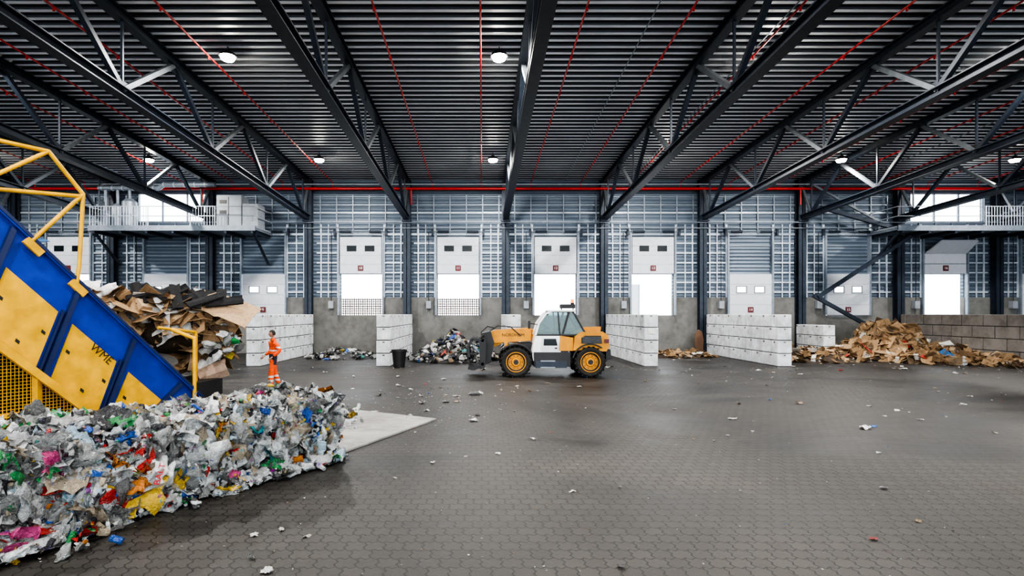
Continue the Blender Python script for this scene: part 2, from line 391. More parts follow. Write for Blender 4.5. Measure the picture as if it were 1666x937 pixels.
# mezzanines
def mezz(x0,x1,zz,rails):
    b=MB(); ya=32.3
    b.box(x0,x1,ya,YW-.1,zz-.22,zz-.12,'galvd'); b.box(x0,x1,ya-.03,ya+.05,zz-.28,zz+.02,'galvd'); b.box(x0,x1,ya,YW-.1,zz-.1,zz,'tank')
    x=x0+.3
    while x<x1: b.box(x-.06,x+.06,ya,YW-.1,zz-.42,zz-.22,'steel'); x+=1.5
    for a,c in rails:
        for z in(.55,1.1): b.tube([(a,ya,zz+z),(c,ya,zz+z)],.025,'galv',8)
        x=a
        while x<=c+.01: b.tube([(x,ya,zz),(x,ya,zz+1.1)],.016,'galv',6); x+=.16
        b.tube([(a,ya,zz),(a,ya,zz+1.12)],.03,'galv'); b.tube([(c,ya,zz),(c,ya,zz+1.12)],.03,'galv')
    for z in(.55,1.1): b.tube([(x0,ya,zz+z),(x0,YW-.2,zz+z)],.025,'galv',8); b.tube([(x1,ya,zz+z),(x1,YW-.2,zz+z)],.025,'galv',8)
    for z in(.55,1.1): b.tube([(x0,ya,zz+z),(x1,ya,zz+z)],.02,'galvd',8)
    for x in(x0+.2,x1-.2): b.beam((x,ya+.2,zz-.3),(x,YW-.2,zz-2.0),.12,.12,'steel')
    return b
b=mezz(-22.4,-12.9,7.42,[(-22.3,-19.0),(-16.6,-15.2)])
b.make('mezzanine_platform')
b=mezz(23.6,38,7.42,[(28.6,36)])
b.make('mezzanine_platform')
b=MB()
b.cbox(-15.4,-13.95,32.9,34,7.43,9.3,.03,'tank'); b.box(-14.7,-14.67,32.88,32.9,7.5,9.2,'black')
for z in(8.2,8.8): b.box(-15.2,-14.8,32.88,32.9,z,z+.2,'black')
b.cbox(-13.9,-13.0,32.9,34,7.43,8.8,.03,'tank'); b.box(-13.6,-13.3,32.88,32.9,7.8,8.1,'galvd')
b.make('electrical_cabinet')
b=MB()
for x,r,h in((-22,.35,.8),(-21.3,.3,1.2),(-20.6,.4,1.5)):
    b.cone((x,33.2,7.43),(x,33.2,7.43+h),r,r,'galvd',20); b.cone((x,33.2,7.43+h),(x,33.2,7.43+h+.2),r,r*.5,'galvd',20); b.tube([(x,33.2,7.4+h+.2),(x,33.2,9.7)],.08,'galvd')
b.tube([(-22.4,33.2,9.75),(-18.9,33.2,9.75),(-18.6,33.2,9.95),(-15.6,33.2,9.95)],.14,'galvd',18)
for i in range(11): x=-22.2+i*.6; z=9.75 if x<-18.9 else 9.95; b.cone((x,33.2,z),(x+.05,33.2,z),.155,.155,'galv',18)
b.make('dust_extraction_unit')
# bracing at right
b=MB()
b.beam((20,33.6,8.7),(25.0,33.6,7.3),.22,.22,'steel'); b.beam((25.3,33.6,7.0),(19.8,33.6,3.4),.2,.2,'steel')
b.beam((19.6,33.7,3.5),(23.4,33.7,1.4),.2,.2,'steel'); b.beam((25.2,34.0,7.1),(19.6,34.0,10.2),.12,.12,'steel2')
b.make('steel_bracing')

# high bay lamps; the two rows nearest the camera are unseen, added for floor light
for yy,z,xs in((18.76,10.88,(-17.4,-8.4,.55,9.6,18.6)),(29.5,10.4,(-26.3,-17.3,-8.47,.54,9.55,18.6,27.6)),(8,11.2,(-17.4,-8.4,.55,9.6,18.6)),(-2,11.6,(-8.4,.55,9.6))):
    for x in xs:
        b=MB(); b.cone((x,yy,z),(x,yy,z+.1),.29,.25,'black',24); b.cone((x,yy,z-.10),(x,yy,z-.001),.19,.24,'lamp',24)
        b.cone((x,yy,z+.1),(x,yy,z+.22),.12,.10,'black',16)
        b.beam((x,yy,z+.2),(x,yy,zr(yy)),.03,.03,'black')
        o=b.make('high_bay_lamp')
        li=bpy.data.lights.new('lamp_light','AREA'); li.shape='DISK'; li.size=.4; li.energy=560; li.color=(1,.97,.93)
        lo=bpy.data.objects.new('lamp_light',li); scene.collection.objects.link(lo); lo.location=(x,yy,z-.12); lo.parent=o

# ---------------------------------------------------------------- block walls
def blockwall(x,yf,yb,rows,mat,th=.65,skip=()):
    b=MB(); bh=.6; L=1.3
    b.box(x+.04,x+th-.04,yf+.04,yb-.04,.02,rows*bh-.05,'joint')
    for r in range(rows):
        y=yf; first=True
        while y<yb-.1:
            ln=L if not(first and r%2) else L/2
            first=False; y2=min(y+ln,yb); j=random.uniform(-.015,.015)
            b.cbox(x+j,x+th+j,y+.022,y2-.022,r*bh+.010,(r+1)*bh-.018,.03,mat)
            b.box(x+j-.004,x+j+.002,(y+y2)/2-.08,(y+y2)/2+.08,r*bh+.46,r*bh+.55,'blockd')
            b.box(x+j+th-.002,x+j+th+.004,(y+y2)/2-.08,(y+y2)/2+.08,r*bh+.46,r*bh+.55,'blockd')
            y=y2
        b.box(x+th/2-.05,x+th/2+.05,yf+.016,yf+.03,r*bh+.48,r*bh+.54,'blockd')
    return b
for x,yf,mat,rows in((-10.85,26.1,'block',4),(-4.87,26.1,'block',4),(1.12,26.3,'block',4),(7.42,26.1,'block',4),(13.5,26.0,'block',4),(25.2,25.4,'blockd',4)):
    blockwall(x,yf,34.3,rows,mat).make('concrete_block_wall')
blockwall(18.9,31.5,34.3,3,'block').make('concrete_block_wall')
b=MB()
b.add([(-4.6+.001,26.08,1.25),(-4.35,26.08,1.25),(-4.35,26.08,1.6),(-4.6,26.08,1.6)],[(0,1,2,3)],'paper')
b.add([(7.6,26.08,1.5),(7.9,26.08,1.5),(7.9,26.08,1.75),(7.6,26.08,1.75)],[(0,1,2,3)],'paper')
b.make('paper_notice')

# ---------------------------------------------------------------- waste generators
def rotm(n):
    out=[]
    for _ in range(n):
        q=rng.normal(size=4); q/=np.linalg.norm(q); w,x,y,z=q
        out.append([[1-2*(y*y+z*z),2*(x*y-z*w),2*(x*z+y*w)],[2*(x*y+z*w),1-2*(x*x+z*z),2*(y*z-x*w)],[2*(x*z-y*w),2*(y*z+x*w),1-2*(x*x+y*y)]])
    return np.array(out)
def basis(nrm,jit):
    n=np.array(nrm,float)+rng.normal(0,jit,3); n/=np.linalg.norm(n)
    t=rng.normal(size=3); t-=n*t.dot(n); t/=np.linalg.norm(t); bt=np.cross(n,t)
    return np.stack([t,bt,n],1)
bm=bmesh.new(); bmesh.ops.create_icosphere(bm,subdivisions=2,radius=1); bm.verts.index_update()
ICOv=np.array([v.co[:] for v in bm.verts]); ICOf=[[v.index for v in f.verts] for f in bm.faces]; bm.free()
def gridb(n):
    v=np.array([(i/(n-1)*2-1,j/(n-1)*2-1,0) for i in range(n) for j in range(n)],float)
    f=[(i*n+j,(i+1)*n+j,(i+1)*n+j+1,i*n+j+1) for i in range(n-1) for j in range(n-1)]
    return v,f
G5v,G5f=gridb(7)
def ringb(prof,n=9):
    v=[];f=[]
    for r,z in prof:
        for i in range(n): t=2*math.pi*i/n; v.append((r*math.cos(t),r*math.sin(t),z))
    for k in range(len(prof)-1):
        for i in range(n): f.append((k*n+i,k*n+(i+1)%n,(k+1)*n+(i+1)%n,(k+1)*n+i))
    f.append(tuple(range(n))); f.append(tuple(range((len(prof)-1)*n,len(prof)*n)))
    return np.array(v),f
BOTv,BOTf=ringb([(.30,-1),(.36,-.9),(.33,-.4),(.36,-.1),(.34,.3),(.14,.65),(.11,.75),(.12,.95)])
CANv,CANf=ringb([(.42,-.8),(.5,-.7),(.5,0),(.5,.7),(.42,.8)])
CUPv,CUPf=ringb([(.4,-.8),(.48,0),(.58,.75),(.62,.8)])
class Waste:
    def __init__(s): s.v=[];s.f=[];s.c=[];s.m=[];s.n=0;s.sm=[]
    def put(s,v,f,col,mi=0,sm=False):
        s.v.append(v); s.f.extend([[s.n+q for q in a] for a in f]); s.m.extend([mi]*len(f)); s.sm.extend([sm]*len(f)); s.n+=len(v)
        c=np.ones((len(v),4)); c[:,:3]=col; s.c.append(c)
    def bag(s,p,sz,nrm,col,flat=.45):
        v=ICOv*(1+rng.normal(0,.24,(42,1)))+rng.normal(0,.09,(42,3)); v=v*np.array([1,rng.uniform(.5,1),flat*rng.uniform(.6,1.2)])*sz
        s.put(v@basis(nrm,.4).T+p,ICOf,col,sm=rng.random()<.6)
    def sheet(s,p,sz,nrm,col,jit=.5,rough=.16):
        v=G5v.copy(); a=rng.uniform(0,6.28); d=v[:,0]*math.cos(a)+v[:,1]*math.sin(a)
        v[:,2]=rng.uniform(-.35,.35)*d*d+rough*np.sin(d*rng.uniform(2,6)+rng.uniform(0,6))+rng.normal(0,rough*.6,len(v))
        v[:,:2]+=rng.normal(0,.09,(len(v),2)); rr=np.linalg.norm(v[:,:2],axis=1,keepdims=True); v[:,:2]*=np.where(rr>1,1/rr,1)*(1+.15*rng.normal(size=(len(v),1))*(rr>.9))
        v*=np.array([1,rng.uniform(.4,1),1])*sz
        s.put(v@basis(nrm,jit).T+p,G5f,col,sm=rng.random()<.65)
    def hard(s,p,sz,kind,col,R=None):
        V,F={'b':(BOTv,BOTf),'c':(CANv,CANf),'u':(CUPv,CUPf)}[kind]
        v=V*np.array([1,rng.uniform(.45,1),1])+rng.normal(0,.035,V.shape); v=v*sz
        s.put(v@(rotm(1)[0] if R is None else R).T+p,F,col)
    def card(s,p,a,bb,nrm,col,jit=.4,thick=.012):
        fold=rng.uniform(-.9,.9) if rng.random()<.6 else rng.uniform(-.15,.15); warp=rng.uniform(-.15,.15)
        xs=np.array([-1,-.33,.33,1.])*a; zs=np.array([abs(xs[0])*math.tan(fold)*.6,0,0,abs(xs[0])*math.tan(fold*rng.uniform(-.2,1))*.6])
        top=[]
        for i in range(4):
            for j in(-1,0,1): top.append((xs[i],j*bb+rng.normal(0,.015),zs[i]+warp*bb*(1-j*j)+rng.normal(0,.012)))
        top=np.array(top); bot=top-np.array([0,0,thick]); v=np.concatenate([top,bot])
        f=[]
        for i in range(3):
            for j in range(2):
                q=i*3+j; f.append((q,q+3,q+4,q+1)); f.append((12+q,12+q+1,12+q+4,12+q+3))
        rim=[0,3,6,9,10,11,8,5,2,1]
        for q in range(len(rim)): r1=rim[q]; r2=rim[(q+1)%len(rim)]; f.append((r1,r2,12+r2,12+r1))
        s.put(v@basis(nrm,jit).T+p,f,col)
    def cbox(s,p,sx,sy,sz,col):
        R=rotm(1)[0] if rng.random()<.5 else basis((0,0,1),.25)
        v=np.array([(x,y,z) for x in(-1,1) for y in(-1,1) for z in(-1,1)],float)*np.array([sx,sy,sz])
        fl=[(0,1,3,2),(4,6,7,5),(0,4,5,1),(2,3,7,6),(0,2,6,4)]
        ex=np.array([(-sx*1.5,-sy,sz*1.2),(-sx*1.5,sy,sz*1.2),(sx*1.5,-sy,sz*1.2),(sx*1.5,sy,sz*1.2)])
        v=np.concatenate([v,ex]); fl+=[(1,3,9,8),(5,7,11,10)]
        s.put(v@R.T+p,fl,col)
    def make(s,name,mats=('plas',),core=None):
        me=bpy.data.meshes.new(name); V=np.concatenate(s.v); 
        mats=list(mats); F=s.f; mi=list(s.m); C=np.concatenate(s.c); SM=list(s.sm)
        if core:
            n0=len(V); V=np.concatenate([V,np.array(core.v)]); F=F+[[n0+q for q in a] for a in core.f]; k0=len(mats); mats+=core.mats; mi+=[k0+q for q in core.m]; SM+=[False]*len(core.f)
            C=np.concatenate([C,np.ones((len(core.v),4))*.3])
        V[:,2]=np.maximum(V[:,2],.004)
        me.from_pydata(V.tolist(),[],F)
        for k in mats: me.materials.append(M[k])
        me.polygons.foreach_set('material_index',mi); me.polygons.foreach_set('use_smooth',SM)
        ca=me.color_attributes.new('Col','FLOAT_COLOR','POINT'); ca.data.foreach_set('color',C.astype(np.float32).ravel()); me.update()
        o=bpy.data.objects.new(name,me); scene.collection.objects.link(o); return o
def pick(pal):
    w=np.array([p[0] for p in pal],float); i=rng.choice(len(pal),p=w/w.sum()); c=np.array(pal[i][1:]); return np.clip(c*rng.uniform(.75,1.15),0,1)
PLAS=[(26,.68,.70,.70),(20,.44,.455,.455),(19,.25,.26,.255),(13,.11,.11,.11),(6.5,.025,.025,.03),(3.8,.46,.025,.02),(3.2,.02,.09,.38),(2.7,.03,.24,.07),(2.6,.62,.40,.03),(1.1,.58,.2,.03),(8,.36,.30,.22),(4,.40,.52,.60),(.8,.02,.30,.33),(.5,.5,.06,.2)]
CARD=[(40,.34,.22,.12),(25,.24,.15,.08),(15,.44,.31,.19),(5,.60,.56,.50),(15,.12,.08,.05),(4,.68,.68,.66),(.8,.45,.05,.04),(.8,.5,.38,.04),(.8,.06,.16,.35)]
MIX=[(25,.64,.64,.63),(32,.03,.03,.035),(16,.22,.22,.22),(14,.10,.10,.095),(2.5,.05,.12,.4),(1.5,.5,.05,.04),(2.5,.05,.25,.24),(6,.34,.24,.15),(1.2,.6,.46,.06)]

# bale row -----------------------------------------------------------
P1=np.array([-2.5,9.5]); u=np.array([-.533,-.846]); nn=np.array([-.846,.533]); LB=6.4; WB=1.25; HB=.95
W=Waste()
def lump(a,z): return .09*math.sin(a*2.1+z*3)+.06*math.sin(a*5.3+1+z*5)
def addp(p,nrm,k=1.0):
    r=rng.random(); sz=(rng.uniform(.05,.12) if rng.random()<.68 else rng.uniform(.12,.24))*k
    p=np.array(p,float)
    if r<.46: W.sheet(p,sz*1.25,nrm,pick(PLAS),.45,.2)
    elif r<.72: W.bag(p,sz,nrm,pick(PLAS))
    elif r<.86: W.hard(p,rng.uniform(.07,.13),'b',pick(PLAS))
    elif r<.93: W.hard(p,rng.uniform(.06,.085),'c',pick(PLAS))
    else: W.hard(p,rng.uniform(.06,.10),'u',pick(PLAS))
u3=np.array([u[0],u[1],0]); n3=np.array([nn[0],nn[1],0])
for i in range(3600): # near face
    a=rng.uniform(0,LB); z=rng.uniform(0,HB+.03); g=.07*abs(math.sin(a/1.35*math.pi))**.3
    q=np.array([*(P1+u*a),z])-n3*(g-.05+lump(a,z)*.6+rng.normal(0,.035)-.04*(z<.3)); addp(q,-n3)
for i in range(1900): # top
    a=rng.uniform(-.03,LB); w=rng.uniform(0,WB); q=np.array([*(P1+u*a+nn*w),HB+.02+min(a,3)*.02+lump(a,w*2)*.5+rng.normal(0,.035)-.06*(w<.1)]); addp(q,(0,0,1),.8)
for i in range(560): # far end
    w=rng.uniform(0,WB); z=rng.uniform(0,HB); q=np.array([*(P1+nn*w-u*rng.uniform(-.03,.08)),z]); addp(q,-u3,.9)
for i in range(420): # fallen at base
    a=rng.uniform(-.1,LB) ; d=abs(rng.normal(0,.12)); q=np.array([*(P1+u*a-nn*(d+.05)),.05+rng.uniform(0,.1)*math.exp(-d*4)]); addp(q,(0,0,1),.8)
for i in range(330): # loose heap lower-left
    a=rng.uniform(3.7,6.2); d=abs(rng.normal(0,.32)); q=np.array([*(P1+u*a-nn*d),.05+.2*math.exp(-d*3)*rng.random()]); addp(q,(0,0,1),.85)
for i in range(60): # beyond the far end
    q=np.array([rng.normal(-3.3,.3),rng.normal(12.2,1.1),.06+rng.uniform(0,.05)]); addp(q,(0,0,1),.7)
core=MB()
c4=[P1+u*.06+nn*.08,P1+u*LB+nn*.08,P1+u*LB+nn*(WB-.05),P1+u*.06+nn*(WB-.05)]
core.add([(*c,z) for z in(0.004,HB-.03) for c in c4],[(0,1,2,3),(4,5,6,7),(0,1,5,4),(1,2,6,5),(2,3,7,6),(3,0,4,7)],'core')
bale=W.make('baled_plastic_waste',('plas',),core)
# white sack with red print
Wm=Matrix(((u[0]*-1,0,-nn[0]),(u[1]*-1,0,-nn[1]),(0,1,0)))
R=Wm.to_4x4()
pc=P1+u*2.95-nn*.28
M['sackw']=pbr('woven_sack_white',(.70,.70,.69),.5,0,.15,8,.9,14)
NG=21; sv_=[];sf_=[]
for i in range(NG):
    for j in range(NG):
        x=i/(NG-1)*2-1; y=j/(NG-1)*2-1; r=max(abs(x),abs(y)); k=math.hypot(x,y)
        z=-.13*(x*x+y*y)**1.2+.045*math.sin(5*x+2+2*y)*math.sin(4*y+x)+.02*math.sin(11*x-6*y)
        x2=x*(1-.18*y)+.10*math.sin(4*y+1)*(r>.6); y2=y+.12*math.sin(5*x+.5)*(abs(y))
        p=Wm@Vector((x2*.19,y2*.24,z))+Vector((*pc,.50)); sv_.append(tuple(p))
for i in range(NG-1):
    for j in range(NG-1): q=i*NG+j; sf_.append((q,q+NG,q+NG+1,q+1))
sb=MB(); sb.add(sv_,sf_,'sackw',True); sack=sb.make('printed_sack')
tp=Wm@Vector((-.08,.0,.055))+Vector((*pc,.50))
text('BALT','sack_print',.11,tuple(tp),R@Matrix.Rotation(1.25,4,'Z'),'textred',sack)

# heaps -----------------------------------------------------
def heap(name,cx,cy,rx,ry,h,n,pal,kind,cs=.45,ex=1.5):
    W=Waste()
    def hf(x,y):
        d=((x-cx)/rx)**2+((y-cy)/ry)**2
        return h*max(0,1-d**(.5*ex))*(1+.2*math.sin(x*2.1+y)+.14*math.sin(x*4.7+2))
    for i in range(n):
        a=rng.uniform(0,6.28); r=math.sqrt(rng.random())*1.03; x=cx+rx*r*math.cos(a); y=cy+ry*r*math.sin(a); z=hf(x,y)
        e=.1; nrm=np.array([-(hf(x+e,y)-hf(x-e,y))/(2*e),-(hf(x,y+e)-hf(x,y-e))/(2*e),1]); p=np.array([x,y,z+rng.uniform(-.02,.1)+.05])
        t=rng.random(); s=cs*rng.uniform(.35,1)
        if kind=='card':
            if t<.72: W.card(p,s,s*rng.uniform(.4,.8),nrm,pick(pal),.45)
            elif t<.84: W.cbox(p+np.array([0,0,.05]),s*.5,s*.4,s*.3,pick(pal))
            else: W.sheet(p,s*.5,nrm,pick(pal),.5,.1)
        else:
            if t<.35: W.bag(p,s*.6,nrm,pick(pal))
            elif t<.6: W.sheet(p,s*.7,nrm,pick(pal),.6)
            elif t<.75: W.hard(p,s*.4,'c',pick(pal))
            elif t<.9: W.card(p,s*.7,s*.4,nrm,pick(pal),.7)
            else: W.cbox(p,s*.4,s*.3,s*.3,pick(pal))
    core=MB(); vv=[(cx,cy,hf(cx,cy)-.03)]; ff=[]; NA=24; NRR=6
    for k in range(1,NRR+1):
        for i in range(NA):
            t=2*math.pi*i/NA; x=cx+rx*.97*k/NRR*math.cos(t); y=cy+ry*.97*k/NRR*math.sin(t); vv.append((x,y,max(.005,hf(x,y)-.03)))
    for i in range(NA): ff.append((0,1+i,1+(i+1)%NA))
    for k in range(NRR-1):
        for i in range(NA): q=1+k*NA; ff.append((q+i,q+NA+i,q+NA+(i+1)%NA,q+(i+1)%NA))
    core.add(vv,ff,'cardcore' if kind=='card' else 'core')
    return W,core
def mk(name,args,mats): 
    W,c=heap(name,*args); return W.make(name,mats,c)
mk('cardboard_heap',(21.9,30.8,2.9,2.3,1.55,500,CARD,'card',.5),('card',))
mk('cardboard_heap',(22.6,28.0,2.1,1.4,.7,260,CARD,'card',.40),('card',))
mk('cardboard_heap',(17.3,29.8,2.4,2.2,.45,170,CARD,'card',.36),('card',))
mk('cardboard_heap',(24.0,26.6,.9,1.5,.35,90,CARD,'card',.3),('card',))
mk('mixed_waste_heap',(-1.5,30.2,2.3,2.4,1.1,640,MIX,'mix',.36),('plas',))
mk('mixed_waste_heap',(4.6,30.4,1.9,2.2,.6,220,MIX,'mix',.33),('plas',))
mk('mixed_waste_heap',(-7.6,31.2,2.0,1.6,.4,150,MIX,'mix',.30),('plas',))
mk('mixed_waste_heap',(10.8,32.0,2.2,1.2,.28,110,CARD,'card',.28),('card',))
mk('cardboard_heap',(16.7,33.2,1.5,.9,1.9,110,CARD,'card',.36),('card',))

# litter on floor
W=Waste(); LIT=[(40,.7,.7,.68),(20,.5,.46,.4),(15,.4,.28,.17),(3,.5,.05,.05),(3,.05,.15,.45),(8,.08,.08,.08)]
for i in range(1900):
    t=rng.random()
    if t<.42: y=rng.uniform(23,33); x=rng.uniform(-10,27)
    elif t<.6: x=rng.normal(-2.0,1.5); y=rng.normal(15,3)
    else: y=rng.uniform(5,26); x=rng.uniform(-.9,1.0)*y*.95
    if y<4.5: continue
    sz=rng.uniform(.008,.03) if rng.random()<.88 else rng.uniform(.05,.11)
    if y<12: sz*=.5
    W.sheet(np.array([x,y,.012+sz*.12]),sz,(0,0,1),pick(LIT),.12,.1)
W.sheet(np.array([8.0,11.9,.05]),.15,(0,0,1),(.8,.8,.8),.1,.15)
W.sheet(np.array([-.2,16.9,.05]),.22,(0,0,1),(.7,.7,.7),.1,.15)
W.make('floor_litter',('plas',))

# ---------------------------------------------------------------- slab
b=MB(); sl=[(-2.5,9.55),(-1.05,12.9),(-3.5,14.3),(-6.6,16.0),(-8.2,12.6)]
b.add([(x,y,z) for z in(.004,.035) for x,y in sl],[(0,1,2,3,4),(5,6,7,8,9)]+[(i,(i+1)%5,5+(i+1)%5,5+i) for i in range(5)],'slab'); b.make('concrete_slab')

# ---------------------------------------------------------------- conveyor
A=Vector((-7.72,15.4,0)); cu=Vector((-.48,-.877,0)); cn=Vector((-.877,.48,0))
def C(h,z,d=0.0): return tuple(A+cu*h+cn*d+Vector((0,0,z)))
b=MB()
top=lambda h:.25+.98*h
bot=lambda h:max(.03,.95*h-2.45)
def strip(h0,h1,f0,f1,d0,d1,k):
    sh=.62
    def pt(h,fr,d):
        hh=h+sh*fr*2.0*.6
        zt=top(hh); zb=.95*hh-2.45
        z=zt+(zb-zt)*fr
        return C(hh,max(z,.03),d)
    v=[pt(h0,f0,d0),pt(h1,f0,d0),pt(h1,f1,d0),pt(h0,f1,d0),pt(h0,f0,d1),pt(h1,f0,d1),pt(h1,f1,d1),pt(h0,f1,d1)]
    b.add(v,[(0,1,2,3),(7,6,5,4),(0,4,5,1),(1,5,6,2),(2,6,7,3),(3,7,4,0)],k)
hs=[0+.5*i for i in range(17)]
for a0,a1 in zip(hs[:-1],hs[1:]):
    v=[C(a0,top(a0)),C(a1,top(a1)),C(a1,bot(a1)),C(a0,min(bot(a0),top(a0)-.01))]
    w=[C(a0,top(a0),.12),C(a1,top(a1),.12),C(a1,bot(a1),.12),C(a0,min(bot(a0),top(a0)-.01),.12)]
    b.add(v+w,[(0,1,2,3),(7,6,5,4),(0,4,5,1),(2,6,7,3)],'blue')
H0=-.75
for i in range(6):
    h0=H0+i*1.22
    if i==0: strip(h0+.55,h0+1.08,.40,.92,-.03,0,'yellow')
    else: strip(h0+.14,h0+1.08,.38,.94,-.03,0,'yellow')
    strip(h0-.05,h0+.03,.06,.98,-.12,0,'blued'); strip(h0+.06,h0+.10,.34,.98,-.08,0,'blued')
    if i>0:
        for fr,hh in((.62,.2),(.62,.95),(.84,.5)):
            strip(h0+hh,h0+hh+.07,fr,fr+.03,-.035,-.028,'textblk')
b.beam(C(-.1,top(-.1),-.05),C(8,top(8),-.05),.16,.06,'blued'); b.beam(C(0,top(0)-.06,-.06),C(8,top(8)-.06,-.06),.10,.04,'blue')
b.beam(C(2.6,bot(2.6)+.02,-.05),C(8,bot(8)+.02,-.05),.14,.16,'yellow')
for a0,a1 in zip(hs[:-1],hs[1:]):
    v=[C(a0,top(a0)-.0,1.7),C(a1,top(a1),1.7),C(a1,max(bot(a1),0),1.7),C(a0,max(bot(a0),0),1.7)]
    b.add(v,[(0,1,2,3)],'blue')
    b.add([C(a0,top(a0)-.9,.1),C(a1,top(a1)-.9,.1),C(a1,top(a1)-.9,1.7),C(a0,top(a0)-.9,1.7)],[(0,1,2,3)],'rubber')
for i in range(14):
    h=.9+i*.5; b.beam(C(h,top(h)-.85,.15),C(h,top(h)-.85,1.65),.05,.1,'black')
for h in(3.7,5.8):
    for d in(.05,1.6): b.beam(C(h,0,d),C(h,bot(h)+.05,d),.12,.12,'yellow')
b.beam(C(3.7,.3,.05),C(5.8,.3,.05),.08,.08,'yellow')
for i in range(60):
    h=2.75+i*.07; 
    if bot(h)>.05: b.beam(C(h,0,.08),C(h,bot(h),.08),.012,.012,'yellow')
for i in range(34):
    z=.07*i; hst=(z+2.45)/.95
    if hst<6.9: b.beam(C(hst,z,.085),C(6.95,z,.085),.012,.012,'yellow')
b.beam(C(2.7,.03,.06),C(7,.03,.06),.06,.06,'yellow')
b.add([C(2.6,0,.9),C(8,0,.9),C(8,4.5,.9),C(2.6,.05,.9)],[(0,1,2,3)],'black')
rt=.045
b.tube([C(3.0,top(3.0)-.1,-.1),C(2.95,3.5,-.1),C(2.87,5.1,-.1),C(3.55,5.9,-.1),C(5.2,5.9,-.1),C(6.4,7.1,-.1)],rt,'yellow')
b.tube([C(2.87,5.1,-.1),C(3.85,3.95,-.1)],rt,'yellow'); b.tube([C(2.9,5.05,-.1),C(4.6,4.9,-.1),C(5.2,5.85,-.1)],rt,'yellow')
b.tube([C(3.55,5.9,-.1),C(4.6,5.1,-.1)],rt,'yellow'); b.tube([C(4.6,top(4.6),-.1),C(4.6,5.1,-.1)],rt,'yellow')
for h in(3.0,3.85): b.beam(C(h-.17,top(h-.17)-.18,-.1),C(h+.12,top(h+.12)-.18,-.1),.08,.16,'yellow')
b.tube([C(.15,.05,-.1),C(.15,1.75,-.1),C(.55,2.0,.3)],.05,'yellow')
b.tube([C(-.3,.05,.5),C(-.3,1.9,.5)],.05,'yellow'); b.tube([C(-.3,1.9,.5),C(.9,2.05,.3)],.04,'yellow')
v=[C(.3,.5,.1),C(-1.0,.55,.3),C(-1.0,.55,3.5),C(.3,.5,3.5)]
b.add(v+[(x,y,.1) for x,y,z in v],[(0,1,2,3),(0,1,5,4),(1,2,6,5),(2,3,7,6),(3,0,4,7)],'black')
conv=b.make('inclined_conveyor')
sd=Vector((cu.x,cu.y,.98)).normalized()*-1
nrm=-cn; up=nrm.cross(sd).normalized(); RT=Matrix((sd,up,nrm)).transposed().to_4x4()
for h,fr in((2.45,.5),(4.85,.5)):
    z=top(h)-fr*2.6*1.0; text('WME','panel_lettering',.26,Vector(C(h,z+.12,-.045)),RT,'textblk',conv)

# cardboard load on the conveyor
W=Waste()
def load(cx,cy,cz,rx,ry,rz,n,cs):
    for i in range(n):
        d=rng.normal(size=3); d/=np.linalg.norm(d); 
        if d[2]<-.75: d[2]*=-1
        p=np.array([cx,cy,cz])+d*np.array([rx,ry,rz])*rng.uniform(.88,1.04)
        nr=d/np.array([rx,ry,rz]); nr/=np.linalg.norm(nr); nr=nr*.6+np.array([0,0,.6]); s=cs*rng.uniform(.35,1.1)
        if rng.random()<.8: W.card(p,s,s*rng.uniform(.35,.7),nr,pick(CARD),.4)
        elif rng.random()<.5: W.cbox(p,s*.5,s*.4,s*.3,pick(CARD))
        else: W.sheet(p,s*.6,nr,pick(PLAS),.6,.12)
load(-9.1,17.0,2.15,1.65,1.0,.75,290,.5); load(-10.7,16.2,2.3,1.1,.8,.7,90,.45); load(-8.3,17.2,1.45,.75,.7,.75,120,.45)
for i in range(90):
    h=rng.uniform(1.2,7.5); d=rng.uniform(.3,1.5); p=np.array(C(h,top(h)-.6+rng.uniform(0,.6),d)); W.card(p,rng.uniform(.2,.45),rng.uniform(.15,.35),(.3,0,1),pick(CARD),.6)
for i in range(13):
    p=np.array([-10.1+i*.22,16.45+rng.normal(0,.12),3.04-.02*i]); W.card(p,.14,.50,(.2,-.6,.8),(.02,.02,.022),.15,.06)
for i in range(9): W.bag(np.array([-11.1+rng.uniform(0,1.0),16.0+rng.normal(0,.2),3.05+rng.uniform(-.2,.2)]),.26,(0,-.4,1),(.78,.78,.78))
for i in range(26): W.bag(np.array([-7.55+rng.uniform(-.35,.35),16.8+rng.normal(0,.3),1.5+rng.uniform(-.4,.5)]),.17,(0,-.6,1),pick(PLAS))
W.card(np.array([-7.4,16.6,2.58]),.75,.5,(.35,-.5,.8),(.44,.30,.18),.05)
W.card(np.array([-7.8,16.4,.75]),.25,.4,(.2,-1,.1),(.42,.30,.22),.05)
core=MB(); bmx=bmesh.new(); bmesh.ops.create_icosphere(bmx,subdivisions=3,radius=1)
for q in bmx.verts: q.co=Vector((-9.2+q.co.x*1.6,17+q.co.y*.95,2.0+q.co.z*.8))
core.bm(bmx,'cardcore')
load_o=W.make('cardboard_load',('card',),core)

# ---------------------------------------------------------------- bin
b=MB(); x,y=-3.75,25.6
b.cone((x,y,0.01),(x,y,.72),.25,.33,'black',24,False); b.cone((x,y,.72),(x,y,.80),.36,.36,'black',24,False); b.cone((x,y,.01),(x,y,.02),.25,.25,'black',24); b.cone((x,y,.6),(x,y,.62),.31,.31,'rubber',24)
for s_ in(-1,1): b.beam((x+s_*.34,y,.70),(x+s_*.42,y,.70),.12,.04,'black')
b.make('waste_bin')
b=MB(); b.prism([(12.55,.02),(12.95,.02),(13.0,.9),(12.9,1.35),(12.7,1.5),(12.5,1.3),(12.45,.8)],33.4,33.5,'wood'); b.make('leaning_board',bevel=.02)

